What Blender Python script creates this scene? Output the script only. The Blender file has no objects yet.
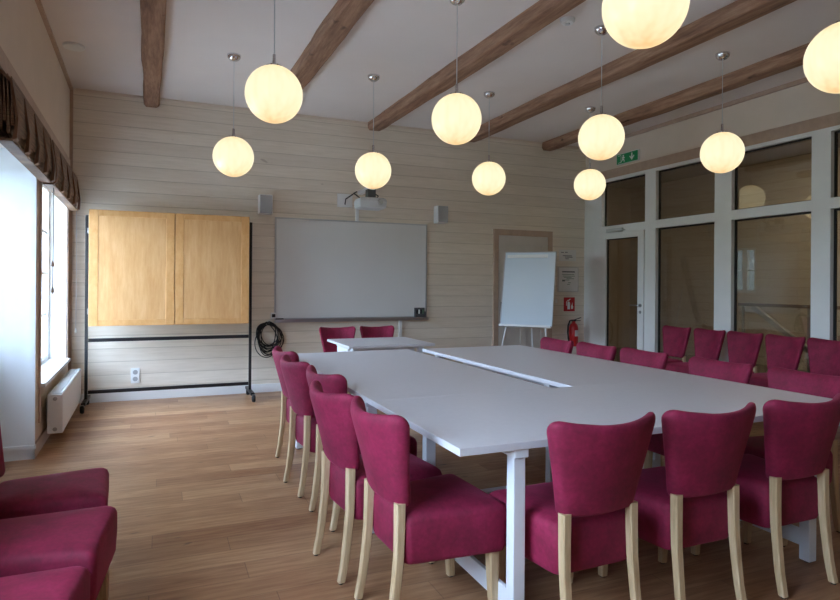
import bpy, bmesh, math, random
from mathutils import Vector, Matrix
random.seed(7)
PI = math.pi
sc = bpy.context.scene
COL = sc.collection

# ------------------------------------------------------------------ dimensions (metres)
XL, XR, YB, YR, CZ = -0.85, 5.97, 7.57, -2.2, 3.425
TZ = 0.74

# ------------------------------------------------------------------ node helpers
def lin(h):
    h = h.lstrip('#')
    o = []
    for i in (0, 2, 4):
        c = int(h[i:i+2], 16)/255
        o.append(c/12.92 if c <= 0.04045 else ((c+0.055)/1.055)**2.4)
    return (o[0], o[1], o[2], 1)

class NT:
    def __init__(s, name):
        s.m = bpy.data.materials.new(name); s.m.use_nodes = True
        s.t = s.m.node_tree; s.n = s.t.nodes; s.l = s.t.links
        s.bsdf = s.n['Principled BSDF']; s.out = s.n['Material Output']
    def node(s, typ, **kw):
        n = s.n.new(typ)
        for k, v in kw.items():
            if k.startswith('i_'): n.inputs[k[2:].replace('_', ' ')].default_value = v
            else: setattr(n, k, v)
        return n
    def link(s, a, b): s.l.new(a, b)
    def coords(s, scale=(1, 1, 1), loc=(0, 0, 0), rot=(0, 0, 0)):
        tc = s.node('ShaderNodeTexCoord'); mp = s.node('ShaderNodeMapping')
        mp.inputs['Scale'].default_value = scale; mp.inputs['Location'].default_value = loc; mp.inputs['Rotation'].default_value = rot
        s.link(tc.outputs['Object'], mp.inputs['Vector']); return mp.outputs['Vector']
    def noise(s, vec, scale, detail=3, rough=0.55):
        n = s.node('ShaderNodeTexNoise'); n.inputs['Scale'].default_value = scale
        n.inputs['Detail'].default_value = detail; n.inputs['Roughness'].default_value = rough
        if vec is not None: s.link(vec, n.inputs['Vector'])
        return n.outputs['Fac']
    def ramp(s, fac, stops):
        r = s.node('ShaderNodeValToRGB'); e = r.color_ramp.elements
        e[0].position, e[0].color = stops[0]; e[1].position, e[1].color = stops[-1]
        for p, c in stops[1:-1]:
            x = e.new(p); x.color = c
        s.link(fac, r.inputs['Fac']); return r.outputs['Color']
    def math(s, op, a, b=None):
        n = s.node('ShaderNodeMath', operation=op)
        for i, v in enumerate((a, b)):
            if v is None: continue
            if isinstance(v, (int, float)): n.inputs[i].default_value = v
            else: s.link(v, n.inputs[i])
        return n.outputs[0]
    def mix(s, fac, a, b, blend='MIX'):
        n = s.node('ShaderNodeMix', data_type='RGBA', blend_type=blend)
        for k, v in ((0, fac), (6, a), (7, b)):
            if isinstance(v, (int, float)): n.inputs[k].default_value = v
            elif isinstance(v, tuple): n.inputs[k].default_value = v
            else: s.link(v, n.inputs[k])
        return n.outputs[2]
    def bump(s, h, strength=0.2, dist=0.01):
        b = s.node('ShaderNodeBump'); b.inputs['Strength'].default_value = strength; b.inputs['Distance'].default_value = dist
        s.link(h, b.inputs['Height']); s.link(b.outputs['Normal'], s.bsdf.inputs['Normal'])
    def color(s, c):
        if isinstance(c, tuple): s.bsdf.inputs['Base Color'].default_value = c
        else: s.link(c, s.bsdf.inputs['Base Color'])
    def set(s, **kw):
        for k, v in kw.items(): s.bsdf.inputs[k.replace('_', ' ')].default_value = v

M = {}
def plain(name, hexc, rough=0.5, metal=0.0, var=0.06, scale=6, bump=0.0, **kw):
    t = NT(name); c = lin(hexc)
    v = t.coords()
    f = t.noise(v, scale)
    lo = tuple(x*(1-var) for x in c[:3])+(1,); hi = tuple(min(1, x*(1+var)) for x in c[:3])+(1,)
    t.color(t.ramp(f, [(0.3, lo), (0.7, hi)])); t.set(Roughness=rough, Metallic=metal, **kw)
    if bump: t.bump(t.noise(v, scale*14), bump, 0.004)
    M[name] = t.m; return t

plain('plaster', '#d8cabb', 0.85, var=0.03, scale=3, bump=0.08)
plain('ceiling_paint', '#e2dcd9', 0.85, var=0.02, scale=2, bump=0.04)
plain('white_paint', '#e4e6e6', 0.4, var=0.02)
plain('pink_wood_trim', '#b29a88', 0.5, var=0.08, scale=14)
plain('pale_pink_trim', '#cdbaac', 0.5, var=0.05, scale=14)
plain('white_metal', '#e3e6e8', 0.35, var=0.02)
plain('grey_plastic', '#c6cacc', 0.45, var=0.03)
plain('dark_grey', '#4a4d50', 0.5)
plain('table_laminate', '#d8d8de', 0.36, var=0.02, scale=40)
plain('table_frame_white', '#dfe4ea', 0.4, var=0.02)
plain('black_metal', '#15161a', 0.4, var=0.15)
plain('black_rubber', '#121214', 0.6, var=0.15)
plain('black_cable', '#0e0f12', 0.5, var=0.2)
plain('gasket', '#17181a', 0.6)
plain('pale_metal', '#b4b4b0', 0.4)
plain('speaker_grille', '#a2a4a5', 0.6)
plain('chrome', '#d5d5d8', 0.15, metal=1.0, var=0.03)
plain('steel', '#a8a9ab', 0.3, metal=1.0, var=0.05)
plain('aluminium', '#b7babf', 0.35, metal=0.9, var=0.04)
plain('board_enamel', '#d6d8d9', 0.22, var=0.015, scale=2)
plain('flip_enamel', '#cfdce6', 0.12, var=0.01, scale=2)
plain('signal_red', '#b8161d', 0.35, var=0.05)
plain('pictogram_white', '#eceeec', 0.5, var=0.01)
plain('exit_green', '#199058', 0.4, var=0.04)
plain('paper', '#dcdad6', 0.8, var=0.02)
plain('ink', '#55585c', 0.8, var=0.1)
plain('ink_green', '#5c7a62', 0.8, var=0.1)
plain('door_paint', '#c4beb8', 0.5, var=0.03)
plain('hall_tile', '#8d8378', 0.4, var=0.08, scale=2)
plain('hall_ceiling', '#a89c8c', 0.8, var=0.03)
plain('brown_wood', '#6b4a32', 0.5, var=0.15, scale=9)
plain('pale_ground', '#a9a8a2', 0.9, var=0.2, scale=3, bump=0.5)
plain('brass_wood_knob', '#57483b', 0.5)

def wood(name, lo, mid, hi, stretch, scale, rough, bump=0.15, knots=False, coat=0):
    t = NT(name); v = t.coords(scale=stretch)
    f = t.noise(v, scale, 6, 0.65)
    f2 = t.noise(t.coords(scale=stretch, loc=(3, 7, 2)), scale*4, 4, 0.6)
    ff = t.math('ADD', t.math('MULTIPLY', f, 0.7), t.math('MULTIPLY', f2, 0.3))
    c = t.ramp(ff, [(0.32, lin(lo)), (0.5, lin(mid)), (0.68, lin(hi))])
    if knots:
        k = t.noise(t.coords(scale=(1.6, 0.9, 1.6)), 4.5, 2)
        c = t.mix(t.ramp(k, [(0.66, (0, 0, 0, 1)), (0.76, (1, 1, 1, 1))]), c, lin('#2e1d12'))
    t.color(c); t.set(Roughness=rough); t.bump(ff, bump, 0.006)
    if coat: t.set(Coat_Weight=coat, Coat_Roughness=0.15)
    M[name] = t.m
wood('beam_wood', '#654837', '#916f58', '#b59278', (5, 0.5, 5), 3.2, 0.75, 0.6, knots=True)
wood('chair_wood', '#b3966f', '#c8ae88', '#d8c3a0', (14, 14, 1.2), 3, 0.4)
wood('oak_veneer', '#c6935c', '#d2a36e', '#dcb182', (5, 5, 0.7), 3, 0.38, 0.05)
wood('oak_frame', '#c28d52', '#cf9d64', '#d9ab77', (3, 3, 1.5), 3, 0.38, 0.05)

def velvet():
    t = NT('plum_velvet'); v = t.coords()
    a = t.noise(v, 9, 4, 0.6); b = t.noise(t.coords(loc=(5, 2, 1)), 60, 3, 0.6)
    f = t.math('ADD', t.math('MULTIPLY', a, 0.65), t.math('MULTIPLY', b, 0.35))
    t.color(t.ramp(f, [(0.3, lin('#640a28')), (0.5, lin('#7f0f37')), (0.7, lin('#961a46'))]))
    t.set(Roughness=0.75, Sheen_Weight=0.3, Sheen_Roughness=0.35)
    t.bsdf.inputs['Sheen Tint'].default_value = lin('#e05f8c')
    t.bump(b, 0.12, 0.003); M['velvet'] = t.m
velvet()

def boards():
    # whitewashed tongue-and-groove boards running along X
    t = NT('whitewashed_boards'); tc = t.node('ShaderNodeTexCoord'); sp = t.node('ShaderNodeSeparateXYZ')
    t.link(tc.outputs['Object'], sp.inputs[0])
    H = 0.146
    row = t.math('DIVIDE', sp.outputs['Z'], H)
    fr = t.math('FRACT', row); idx = t.math('FLOOR', row)
    d = t.math('ABSOLUTE', t.math('SUBTRACT', fr, 0.5))           # 0.5 at the groove
    groove = t.ramp(d, [(0.465, (0, 0, 0, 1)), (0.497, (1, 1, 1, 1))])
    wn = t.node('ShaderNodeTexWhiteNoise', noise_dimensions='1D'); t.link(idx, wn.inputs['W'])
    grain = t.noise(t.coords(scale=(0.7, 0.7, 9)), 5, 5, 0.6)
    base = t.ramp(grain, [(0.3, lin('#dad0c0')), (0.7, lin('#e8dfd1'))])
    shade = t.mix(t.math('MULTIPLY', wn.outputs['Value'], 0.22), base, lin('#bdb0a0'))
    kn = t.noise(t.coords(scale=(2.2, 2.2, 5)), 2.6, 1)
    shade = t.mix(t.ramp(kn, [(0.80, (0, 0, 0, 1)), (0.83, (0.4, 0.4, 0.4, 1))]), shade, lin('#8d7a68'))
    c = t.mix(t.math('MULTIPLY', groove, 0.5), shade, lin('#8f8272'))
    t.color(c); t.set(Roughness=0.6)
    t.bump(t.math('SUBTRACT', 1.0, groove), 0.5, 0.006)
    M['boards'] = t.m
boards()

def floor_mat():
    t = NT('oak_floor_planks'); v = t.coords()
    sp = t.node('ShaderNodeSeparateXYZ'); t.link(v, sp.inputs[0])
    yy = t.math('DIVIDE', sp.outputs['Y'], 0.165); row = t.math('FLOOR', yy)
    wn = t.node('ShaderNodeTexWhiteNoise', noise_dimensions='1D'); t.link(row, wn.inputs['W'])
    xx = t.math('ADD', t.math('DIVIDE', sp.outputs['X'], 1.7), t.math('MULTIPLY', wn.outputs['Value'], 7.0)); colm = t.math('FLOOR', xx)
    wn2 = t.node('ShaderNodeTexWhiteNoise', noise_dimensions='1D'); t.link(t.math('ADD', t.math('MULTIPLY', row, 17.31), t.math('MULTIPLY', colm, 3.77)), wn2.inputs['W'])
    plank = wn2.outputs['Value']
    ey = t.math('SUBTRACT', 0.5, t.math('ABSOLUTE', t.math('SUBTRACT', t.math('FRACT', yy), 0.5)))
    ex = t.math('SUBTRACT', 0.5, t.math('ABSOLUTE', t.math('SUBTRACT', t.math('FRACT', xx), 0.5)))
    gap = t.math('MAXIMUM', t.math('LESS_THAN', ey, 0.011), t.math('LESS_THAN', ex, 0.0012))
    g = t.noise(t.coords(scale=(0.9, 9, 1)), 4, 7, 0.65)
    g2 = t.noise(t.coords(scale=(0.35, 1.6, 1), loc=(4, 1, 0)), 2.2, 3)
    base = t.ramp(g, [(0.28, lin('#764d32')), (0.5, lin('#926444')), (0.72, lin('#ab805a'))])
    light = t.ramp(g, [(0.28, lin('#9d7450')), (0.5, lin('#b78f69')), (0.72, lin('#cba67f'))])
    c = t.mix(plank, base, light)
    c = t.mix(t.ramp(g2, [(0.45, (0, 0, 0, 1)), (0.75, (0.5, 0.5, 0.5, 1))]), c, lin('#8b6446'))
    k = t.noise(t.coords(scale=(1, 2.4, 1)), 5.5, 1)
    c = t.mix(t.ramp(k, [(0.73, (0, 0, 0, 1)), (0.79, (0.8, 0.8, 0.8, 1))]), c, lin('#4c3526'))
    c = t.mix(t.math('MULTIPLY', gap, 0.55), c, lin('#5a3f2b'))
    t.color(c); t.link(t.ramp(g, [(0.3, (0.42,)*3+(1,)), (0.7, (0.32,)*3+(1,))]), t.bsdf.inputs['Roughness'])
    t.bump(t.math('SUBTRACT', g, gap), 0.08, 0.003)
    M['floor'] = t.m
floor_mat()

def bamboo():
    t = NT('brown_bamboo'); tc = t.node('ShaderNodeTexCoord'); sp = t.node('ShaderNodeSeparateXYZ')
    t.link(tc.outputs['Object'], sp.inputs[0])
    fr = t.math('FRACT', t.math('DIVIDE', sp.outputs['Z'], 0.011))
    g = t.noise(t.coords(scale=(1, 1.2, 60)), 3, 4)
    c = t.ramp(g, [(0.3, lin('#54402f')), (0.5, lin('#7b614d')), (0.7, lin('#a08268'))])
    d = t.math('ABSOLUTE', t.math('SUBTRACT', fr, 0.5))
    gr = t.ramp(d, [(0.36, (0, 0, 0, 1)), (0.5, (1, 1, 1, 1))])
    t.color(t.mix(t.math('MULTIPLY', gr, 0.6), c, lin('#241811'))); t.set(Roughness=0.6)
    t.bump(t.math('SUBTRACT', 1.0, gr), 0.5, 0.004); M['bamboo'] = t.m
bamboo()

def glass(name, tint, ior):
    t = NT(name); t.n.remove(t.bsdf)
    geo = t.node('ShaderNodeNewGeometry'); fr = t.node('ShaderNodeFresnel')
    mi = t.node('ShaderNodeMix', data_type='FLOAT'); t.link(geo.outputs['Backfacing'], mi.inputs[0])
    mi.inputs[2].default_value = ior; mi.inputs[3].default_value = 1/ior
    t.link(mi.outputs[0], fr.inputs['IOR'])
    tr = t.node('ShaderNodeBsdfTransparent'); tr.inputs['Color'].default_value = tint
    gl = t.node('ShaderNodeBsdfGlossy'); gl.inputs['Roughness'].default_value = 0.0
    mx = t.node('ShaderNodeMixShader'); t.link(fr.outputs[0], mx.inputs[0]); t.link(tr.outputs[0], mx.inputs[1]); t.link(gl.outputs[0], mx.inputs[2])
    t.link(mx.outputs[0], t.out.inputs['Surface']); M[name] = t.m
glass('window_glass', (0.97, 0.98, 0.98, 1), 1.45)
glass('dimming_glass', (0.72, 0.75, 0.77, 1), 1.5)  # pane tint darkened to cut daylight on the near reveal
glass('partition_glass', (0.80, 0.78, 0.72, 1), 1.95)

def sheer():
    t = NT('sheer_fabric'); t.n.remove(t.bsdf)
    a = t.node('ShaderNodeBsdfTranslucent'); a.inputs['Color'].default_value = (0.3, 0.32, 0.32, 1)
    b = t.node('ShaderNodeBsdfDiffuse'); b.inputs['Color'].default_value = (0.5, 0.5, 0.48, 1)
    m = t.node('ShaderNodeMixShader'); m.inputs[0].default_value = 0.75
    t.link(a.outputs[0], m.inputs[1]); t.link(b.outputs[0], m.inputs[2]); t.link(m.outputs[0], t.out.inputs['Surface']); M['sheer'] = t.m
sheer()

def globe_mat():
    # opal glass lit by its bulb: gives off light, a little dimmer towards top and bottom of the globe
    t = NT('lit_opal_glass'); v = t.coords()
    sp = t.node('ShaderNodeSeparateXYZ'); t.link(v, sp.inputs[0])
    zz = t.math('ABSOLUTE', t.math('DIVIDE', sp.outputs['Z'], 0.19))
    f = t.math('POWER', zz, 2.2)
    s = t.noise(t.coords(scale=(9, 9, 0.3)), 2.2, 1)
    f = t.math('ADD', f, t.math('MULTIPLY', t.math('SUBTRACT', s, 0.5), 0.9))
    c = t.ramp(f, [(0.0, (1.0, 0.89, 0.60, 1)), (0.5, (0.98, 0.80, 0.47, 1)), (1.0, (0.92, 0.57, 0.25, 1))])
    t.color((0.12, 0.11, 0.09, 1)); t.set(Roughness=0.35)
    t.link(c, t.bsdf.inputs['Emission Color']); t.bsdf.inputs['Emission Strength'].default_value = GLOBE_E
    M['globe'] = t.m
GLOBE_E = 0.76
globe_mat()

# ------------------------------------------------------------------ mesh builder
class MB:
    def __init__(s): s.bm = bmesh.new()
    def box(s, x0, x1, y0, y1, z0, z1, bevel=0.0):
        r = bmesh.ops.create_cube(s.bm, size=1)
        for v in r['verts']:
            v.co = Vector(((x0+x1)/2+v.co.x*(x1-x0), (y0+y1)/2+v.co.y*(y1-y0), (z0+z1)/2+v.co.z*(z1-z0)))
        if bevel:
            es = list({e for v in r['verts'] for e in v.link_edges})
            bmesh.ops.bevel(s.bm, geom=es, offset=bevel, segments=2, affect='EDGES', profile=0.5)
        return s
    def loft(s, rings, cap0=True, cap1=True, closed=True):
        vs = [[s.bm.verts.new(p) for p in r] for r in rings]
        n = len(rings[0])
        for a, b in zip(vs, vs[1:]):
            for i in range(n if closed else n-1):
                j = (i+1) % n
                s.bm.faces.new((a[i], a[j], b[j], b[i]))
        if cap0: s.bm.faces.new(vs[0][::-1])
        if cap1: s.bm.faces.new(vs[-1])
        return s
    def lathe(s, prof, c=(0, 0, 0), n=32, axis='Z'):
        def P(r, h, a):
            if axis == 'Z': p = (r*math.cos(a), r*math.sin(a), h)
            elif axis == 'X': p = (h, r*math.cos(a), r*math.sin(a))
            else: p = (r*math.sin(a), h, r*math.cos(a))
            return Vector(p)+Vector(c)
        rings = [[P(max(r, 1e-4), h, 2*PI*i/n) for i in range(n)] for r, h in prof]
        return s.loft(rings)
    def tube(s, pts, r, n=8, closed=False):
        pts = [Vector(p) for p in pts]; rings = []; up = None
        m = len(pts)
        for i, p in enumerate(pts):
            if closed: d = pts[(i+1) % m]-pts[i-1]
            else: d = pts[min(i+1, m-1)]-pts[max(i-1, 0)]
            d.normalize()
            if up is None: up = Vector((0, 0, 1)) if abs(d.z) < 0.9 else Vector((1, 0, 0))
            a = d.cross(up)
            if a.length < 1e-4: a = d.cross(Vector((0.3, 1, 0.2)))
            a.normalize(); b = a.cross(d); up = b
            rr = r[i] if isinstance(r, (list, tuple)) else r
            rings.append([p+a*rr*math.cos(2*PI*k/n)+b*rr*math.sin(2*PI*k/n) for k in range(n)])
        if closed: rings.append(rings[0])
        return s.loft(rings, not closed, not closed)
    def bar(s, a, b, w, h):
        a, b = Vector(a), Vector(b); d = (b-a).normalized()
        up = Vector((0, 0, 1)) if abs(d.z) < 0.95 else Vector((0, 1, 0))
        x = d.cross(up).normalized()*w/2; y = x.cross(d).normalized()*h/2
        return s.loft([[p-x-y, p+x-y, p+x+y, p-x+y] for p in (a, b)])
    def prism(s, poly, axis, a, b):
        def P(u, v, w):
            return {'X': (w, u, v), 'Y': (u, w, v), 'Z': (u, v, w)}[axis]
        return s.loft([[Vector(P(u, v, w)) for u, v in poly] for w in (a, b)])
    def build(s, name, mat, parent=None, smooth=None, **props):
        bmesh.ops.recalc_face_normals(s.bm, faces=s.bm.faces[:])
        me = bpy.data.meshes.new(name); s.bm.to_mesh(me); s.bm.free()
        me.materials.append(M[mat] if isinstance(mat, str) else mat)
        if smooth is not None:
            me.shade_smooth()
            try: me.set_sharp_from_angle(angle=math.radians(smooth))
            except Exception: pass
        o = bpy.data.objects.new(name, me); COL.objects.link(o)
        if parent: o.parent = parent
        for k, v in props.items(): o[k] = v
        return o

def thing(name, label, cat, loc=(0, 0, 0), rz=0, group=None):
    o = bpy.data.objects.new(name, None); COL.objects.link(o); o.empty_display_size = 0.1
    o.location = loc; o.rotation_euler = (0, 0, rz); o['label'] = label; o['category'] = cat
    if group: o['group'] = group
    return o
def tag(o, label, cat, group=None):
    o['label'] = label; o['category'] = cat
    if group: o['group'] = group
    return o
def struct(name, loc=(0, 0, 0), label=None):
    o = bpy.data.objects.new(name, None); COL.objects.link(o); o.location = loc; o['kind'] = 'structure'
    if label: o['label'] = label
    return o
def copy_tree(src, parent=None):
    c = src.copy(); COL.objects.link(c)
    if parent: c.parent = parent
    for ch in list(src.children): copy_tree(ch, c)
    return c

# ------------------------------------------------------------------ room shell
WT = 0.5                                     # thickness of the outer (left) wall
NW = (4.0, 5.32)                            # floor-length window opening
NW2 = (0.2, 2.2)                            # unseen opening beside the camera, added for its daylight
FW = (5.58, 7.33)                            # window over the radiator
SILL, HEAD = 0.52, 2.30
MB().box(XL-WT, XR+0.0, YR-0.1, YB+0.1, -0.12, 0).build('floor', 'floor', kind='structure')
MB().box(XL-WT, XR+0.15, YR-0.1, YB+0.1, CZ, CZ+0.12).build('ceiling', 'ceiling_paint', kind='structure')
MB().box(XL-WT, XR+0.15, YB, YB+0.12, 0, CZ).build('wall_back', 'boards', kind='structure')
w = MB().box(XL-WT, XR+0.15, YR-0.3, YR, 0, CZ)
w.build('wall_rear', 'plaster', kind='structure')
w = MB()
w.box(XL-WT, XL, YR-0.3, NW2[0], 0, CZ).box(XL-WT, XL, NW2[1], NW[0], 0, CZ).box(XL-WT, XL, NW2[0], NW2[1], HEAD, CZ).box(XL-WT, XL, NW2[0], NW2[1], 0, 0.85).box(XL-WT, XL, NW[0], YB, HEAD, CZ).box(XL-WT, XL, NW[1], FW[0], 0, HEAD)
w.box(XL-WT, XL, FW[0], FW[1], 0, SILL).box(XL-WT, XL, FW[1], YB, 0, HEAD)
w.build('wall_left', 'plaster', kind='structure')
# white linings of the reveals
MB().box(XL-WT+0.02, XL-0.03, NW[1]-0.012, NW[1]+0.001, 0, HEAD).box(XL-0.03, XL+0.012, NW[1]-0.02, NW[1]+0.001, 0, HEAD).build('trim_1', 'white_paint', kind='structure')
MB().box(XL-0.22, XL, FW[1]-0.012, FW[1]+0.001, SILL, HEAD).box(XL-0.22, XL, FW[0]-0.001, FW[0]+0.012, SILL, HEAD).build('trim_2', 'white_paint', kind='structure')
MB().box(XL, XL+0.014, FW[0]-0.05, FW[0], SILL-0.3, HEAD).box(XL, XL+0.014, FW[1], FW[1]+0.05, SILL-0.02, HEAD).box(XL, XL+0.014, FW[0]-0.05, FW[1]+0.05, SILL-0.05, SILL-0.03).build('trim_3', 'pale_pink_trim', kind='structure')
# baseboards
b = MB(); b.box(XL-0.35, XL+0.012, NW[1]-0.02, NW[1], 0, 0.075).box(XL-0.35, XL+0.018, NW[1]-0.028, NW[1], 0.075, 0.105)
b.build('baseboard_reveal', 'white_paint', kind='structure')
MB().box(XL, XL+0.014, NW[1]-0.02, YB, 0, 0.10).build('baseboard_left', 'pink_wood_trim', kind='structure')
MB().box(XL, XL+0.014, YR, NW[0], 0, 0.10).build('baseboard_near', 'white_paint', kind='structure')
MB().box(XL, 4.34, YB-0.016, YB, 0, 0.10).box(5.36, XR, YB-0.016, YB, 0, 0.10).build('baseboard_back', 'white_paint', kind='structure')
# corner and ceiling trims
MB().box(XL, XL+0.03, YB-0.03, YB, 0.1, CZ).build('trim_4', 'pink_wood_trim', kind='structure')
MB().box(XL, XL+0.03, YR, YB, CZ-0.03, CZ).build('trim_5', 'pink_wood_trim', kind='structure')
MB().box(XR-0.03, XR, YR, YB, CZ-0.045, CZ).build('trim_6', 'pink_wood_trim', kind='structure')
MB().box(XL, XR, YB-0.02, YB, CZ-0.025, CZ).build('trim_7', 'plaster', kind='structure')

# windows on the left
def muntin_window(name, x, y0, y1, z0, z1, rows, cols, fr=0.06, glass='window_glass'):
    r = struct(name)
    f = MB()
    f.box(x-0.035, x+0.035, y0, y0+fr, z0, z1).box(x-0.035, x+0.035, y1-fr, y1, z0, z1)
    f.box(x-0.035, x+0.035, y0+fr, y1-fr, z0, z0+fr).box(x-0.035, x+0.035, y0+fr, y1-fr, z1-fr, z1)
    yi0, yi1, zi0, zi1 = y0+fr, y1-fr, z0+fr, z1-fr
    for i in range(1, cols):
        yy = yi0+(yi1-yi0)*i/cols; ww = 0.045 if (cols % 2 == 0 and i == cols//2) else 0.014
        f.box(x-0.03, x+0.03, yy-ww, yy+ww, zi0, zi1)
    for i in range(1, rows):
        zz = zi0+(zi1-zi0)*i/rows
        f.box(x-0.022, x+0.022, yi0, yi1, zz-0.013, zz+0.013)
    f.build('window_frame', 'white_paint', r)
    MB().box(x-0.004, x+0.004, yi0, yi1, zi0, zi1).build('window_pane', glass, r)
    return r
w1 = muntin_window('window_1', XL-0.19, FW[0], FW[1], SILL, HEAD, 4, 4)
MB().box(XL-0.16, XL+0.045, FW[0]-0.02, FW[1]+0.0, SILL-0.028, SILL+0.004, 0.004).build('window_sill', 'white_paint', w1)
w2 = muntin_window('window_2', XL-0.42, NW[0], NW[1], 0.0, HEAD, 5, 2, 0.12, glass='dimming_glass')
MB().box(XL-0.45, XL-0.39, NW[0]+.12, NW[1]-.12, 0.12, 0.85).build('blocking_panel', 'white_paint', w2)  # unseen solid panel put in to block part of the daylight

muntin_window('added_window', XL-0.42, NW2[0], NW2[1], 0.85, HEAD, 3, 4, 0.07)  # out of view, put in to light the near part of the room
# ------------------------------------------------------------------ glazed partition on the right
DZ = 2.08
mull = [(7.17, YB), (6.12, 6.31), (4.97, 5.20), (3.86, 4.05), (2.71, 2.90), (1.56, 1.75)]
PE = 1.56
HZ0, HZ1 = 2.83, 2.88
px0, px1 = XR-0.02, XR+0.07
MB().box(XR, XR+0.15, YR, PE, 0, CZ).box(XR, XR+0.15, PE, YB, HZ1, CZ).build('wall_right', 'plaster', kind='structure')
MB().box(XR-0.022, XR, PE-0.1, YB-0.0, HZ1-0.01, HZ1+0.115).build('trim_8', 'pink_wood_trim', kind='structure')
part = struct('window_3', (0, 0, 0), 'white framed glass partition to the hall')
f = MB()
for a, c in mull: f.box(px0, px1, a, c, 0, HZ1)
for (a0, a1), (c0, c1) in zip(mull[1:], mull[:-1]):
    f.box(px0, px1, a1, c0, HZ0, HZ1); f.box(px0, px1, a1, c0, DZ, 2.185)
    if c0 < 7: f.box(px0, px1, a1, c0, 0, 0.14)
f.build('window_frame', 'white_paint', part)
for (a0, a1), (c0, c1) in zip(mull[1:], mull[:-1]):
    for z0, z1 in ((2.185, HZ0), (0.14, DZ)):
        if c0 > 7 and z0 < 1: continue
        MB().box(XR+0.040, XR+0.046, a1, c0, z0, z1).build('window_pane', 'partition_glass', part)
        k = MB(); k.box(XR+0.030, XR+0.055, a1, a1+0.018, z0, z1).box(XR+0.030, XR+0.055, c0-0.018, c0, z0, z1)
        k.box(XR+0.030, XR+0.055, a1+.018, c0-.018, z0, z0+0.012).box(XR+0.030, XR+0.055, a1+.018, c0-.018, z1-0.02, z1)
        k.build('window_gasket', 'gasket', part)
# glass door in the partition
d2 = struct('door_2', (0, 0, 0), 'white framed glass door with a lever handle in the partition')
y0, y1 = 6.315, 7.165
f = MB(); f.box(XR-0.035, XR+0.03, y0, y0+0.11, 0.005, DZ-0.005).box(XR-0.035, XR+0.03, y1-0.10, y1, 0.005, DZ-0.005)
f.box(XR-0.035, XR+0.03, y0+.11, y1-.10, DZ-0.085, DZ-0.005).box(XR-0.035, XR+0.03, y0+.11, y1-.10, 0.005, 0.2)
f.build('door_frame', 'white_paint', d2)
MB().box(XR-0.004, XR+0.002, y0+.11, y1-.10, 0.2, DZ-0.085).build('door_pane', 'partition_glass', d2)
k = MB(); k.box(XR-0.012, XR+0.012, y1-.118, y1-.10, 0.2, DZ-0.085).box(XR-0.012, XR+0.012, y0+.11, y1-.118, DZ-0.1, DZ-0.085); k.build('door_gasket', 'gasket', d2)
h = MB(); h.tube([(XR-0.035, y0+0.055, 1.06), (XR-0.085, y0+0.055, 1.06), (XR-0.09, y0+0.065, 1.06), (XR-0.09, y0+0.19, 1.06)], 0.010)
h.lathe([(0.0, -0.045), (0.024, -0.045), (0.024, -0.03), (0, -0.03)], (XR, y0+0.055, 1.06), 16, 'X')
h.lathe([(0.0, -0.043), (0.02, -0.043), (0.02, -0.03), (0, -0.03)], (XR, y0+0.055, 0.97), 16, 'X')
h.build('door_handle', 'steel', d2, 40)
h = MB(); h.box(XR-0.075, XR-0.036, 6.70, 7.02, 2.085, 2.135, 0.006); h.bar((XR-0.08, 6.95, 2.10), (XR-0.085, 6.62, 2.10), 0.02, 0.012)
h.build('door_closer', 'grey_plastic', d2)

# ------------------------------------------------------------------ hall beyond the glass
HX = 9.4
MB().box(XR, HX+0.1, 0.5, 10.5, -0.12, 0).build('floor_hall', 'hall_tile', kind='structure')
MB().box(XR+0.15, HX+0.1, 0.5, 10.5, CZ, CZ+0.1).build('ceiling_hall', 'hall_ceiling', kind='structure')
hw = MB(); hy0, hy1, hz0, hz1 = 7.36, 7.82, 1.22, 2.0
hw.box(HX, HX+0.12, 0.5, hy0, 0, CZ).box(HX, HX+0.12, hy1, 10.5, 0, CZ).box(HX, HX+0.12, hy0, hy1, 0, hz0).box(HX, HX+0.12, hy0, hy1, hz1, CZ)
hallboards = M['boards'].copy(); hallboards.name = 'hall_boards'
hw.build('wall_hall', hallboards, kind='structure')
MB().box(XR+0.15, HX+0.1, 10.4, 10.5, 0, CZ).box(XR+0.15, HX+0.1, 0.5, 0.6, 0, CZ).box(XR+0.07, XR+0.15, YB, 10.5, 0, CZ).build('wall_hall_ends', 'plaster', kind='structure')
w4 = muntin_window('window_4', HX+0.05, hy0, hy1, hz0, hz1, 2, 2, 0.04)
MB().box(HX+0.09, HX+0.094, hy0, hy1, hz0, hz1).build('dimming_shade', 'sheer', w4)  # sheer sheet added to dim the hall window
rl = thing('stair_railing', 'wooden topped stair railing with steel posts behind the glass partition', 'railing', (7.2, 4.3, 0))
MB().bar((0, -0.2, 1.085), (0, 1.58, 1.085), 0.06, 0.04).build('top_rail', 'brown_wood', rl)
for yy in (0.62, 1.52, -0.15):
    MB().lathe([(0, 0), (0.05, 0), (0.05, 0.008), (0.019, 0.01), (0.019, 1.065), (0, 1.065)], (0, yy, 0), 16).build('post', 'pale_metal', rl, 40)
MB().bar((0.06, 1.42, 1.06), (0.06, 0.30, 0.30), 0.05, 0.06).build('sloping_handrail', 'pale_metal', rl, label='grey sloping handrail')

hl = struct('ceiling_hall_fill', (7.7, 5.6, CZ))  # unseen glowing panel added to brighten the hall
t_ = NT('fill_glow'); t_.bsdf.inputs['Emission Color'].default_value = (1, 0.85, 0.62, 1); t_.bsdf.inputs['Emission Strength'].default_value = 6.5; M['fill_glow'] = t_.m
MB().box(-0.3, 0.3, -0.6, 0.6, -0.05, -0.01).build('fill_panel', 'fill_glow', hl)
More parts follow.
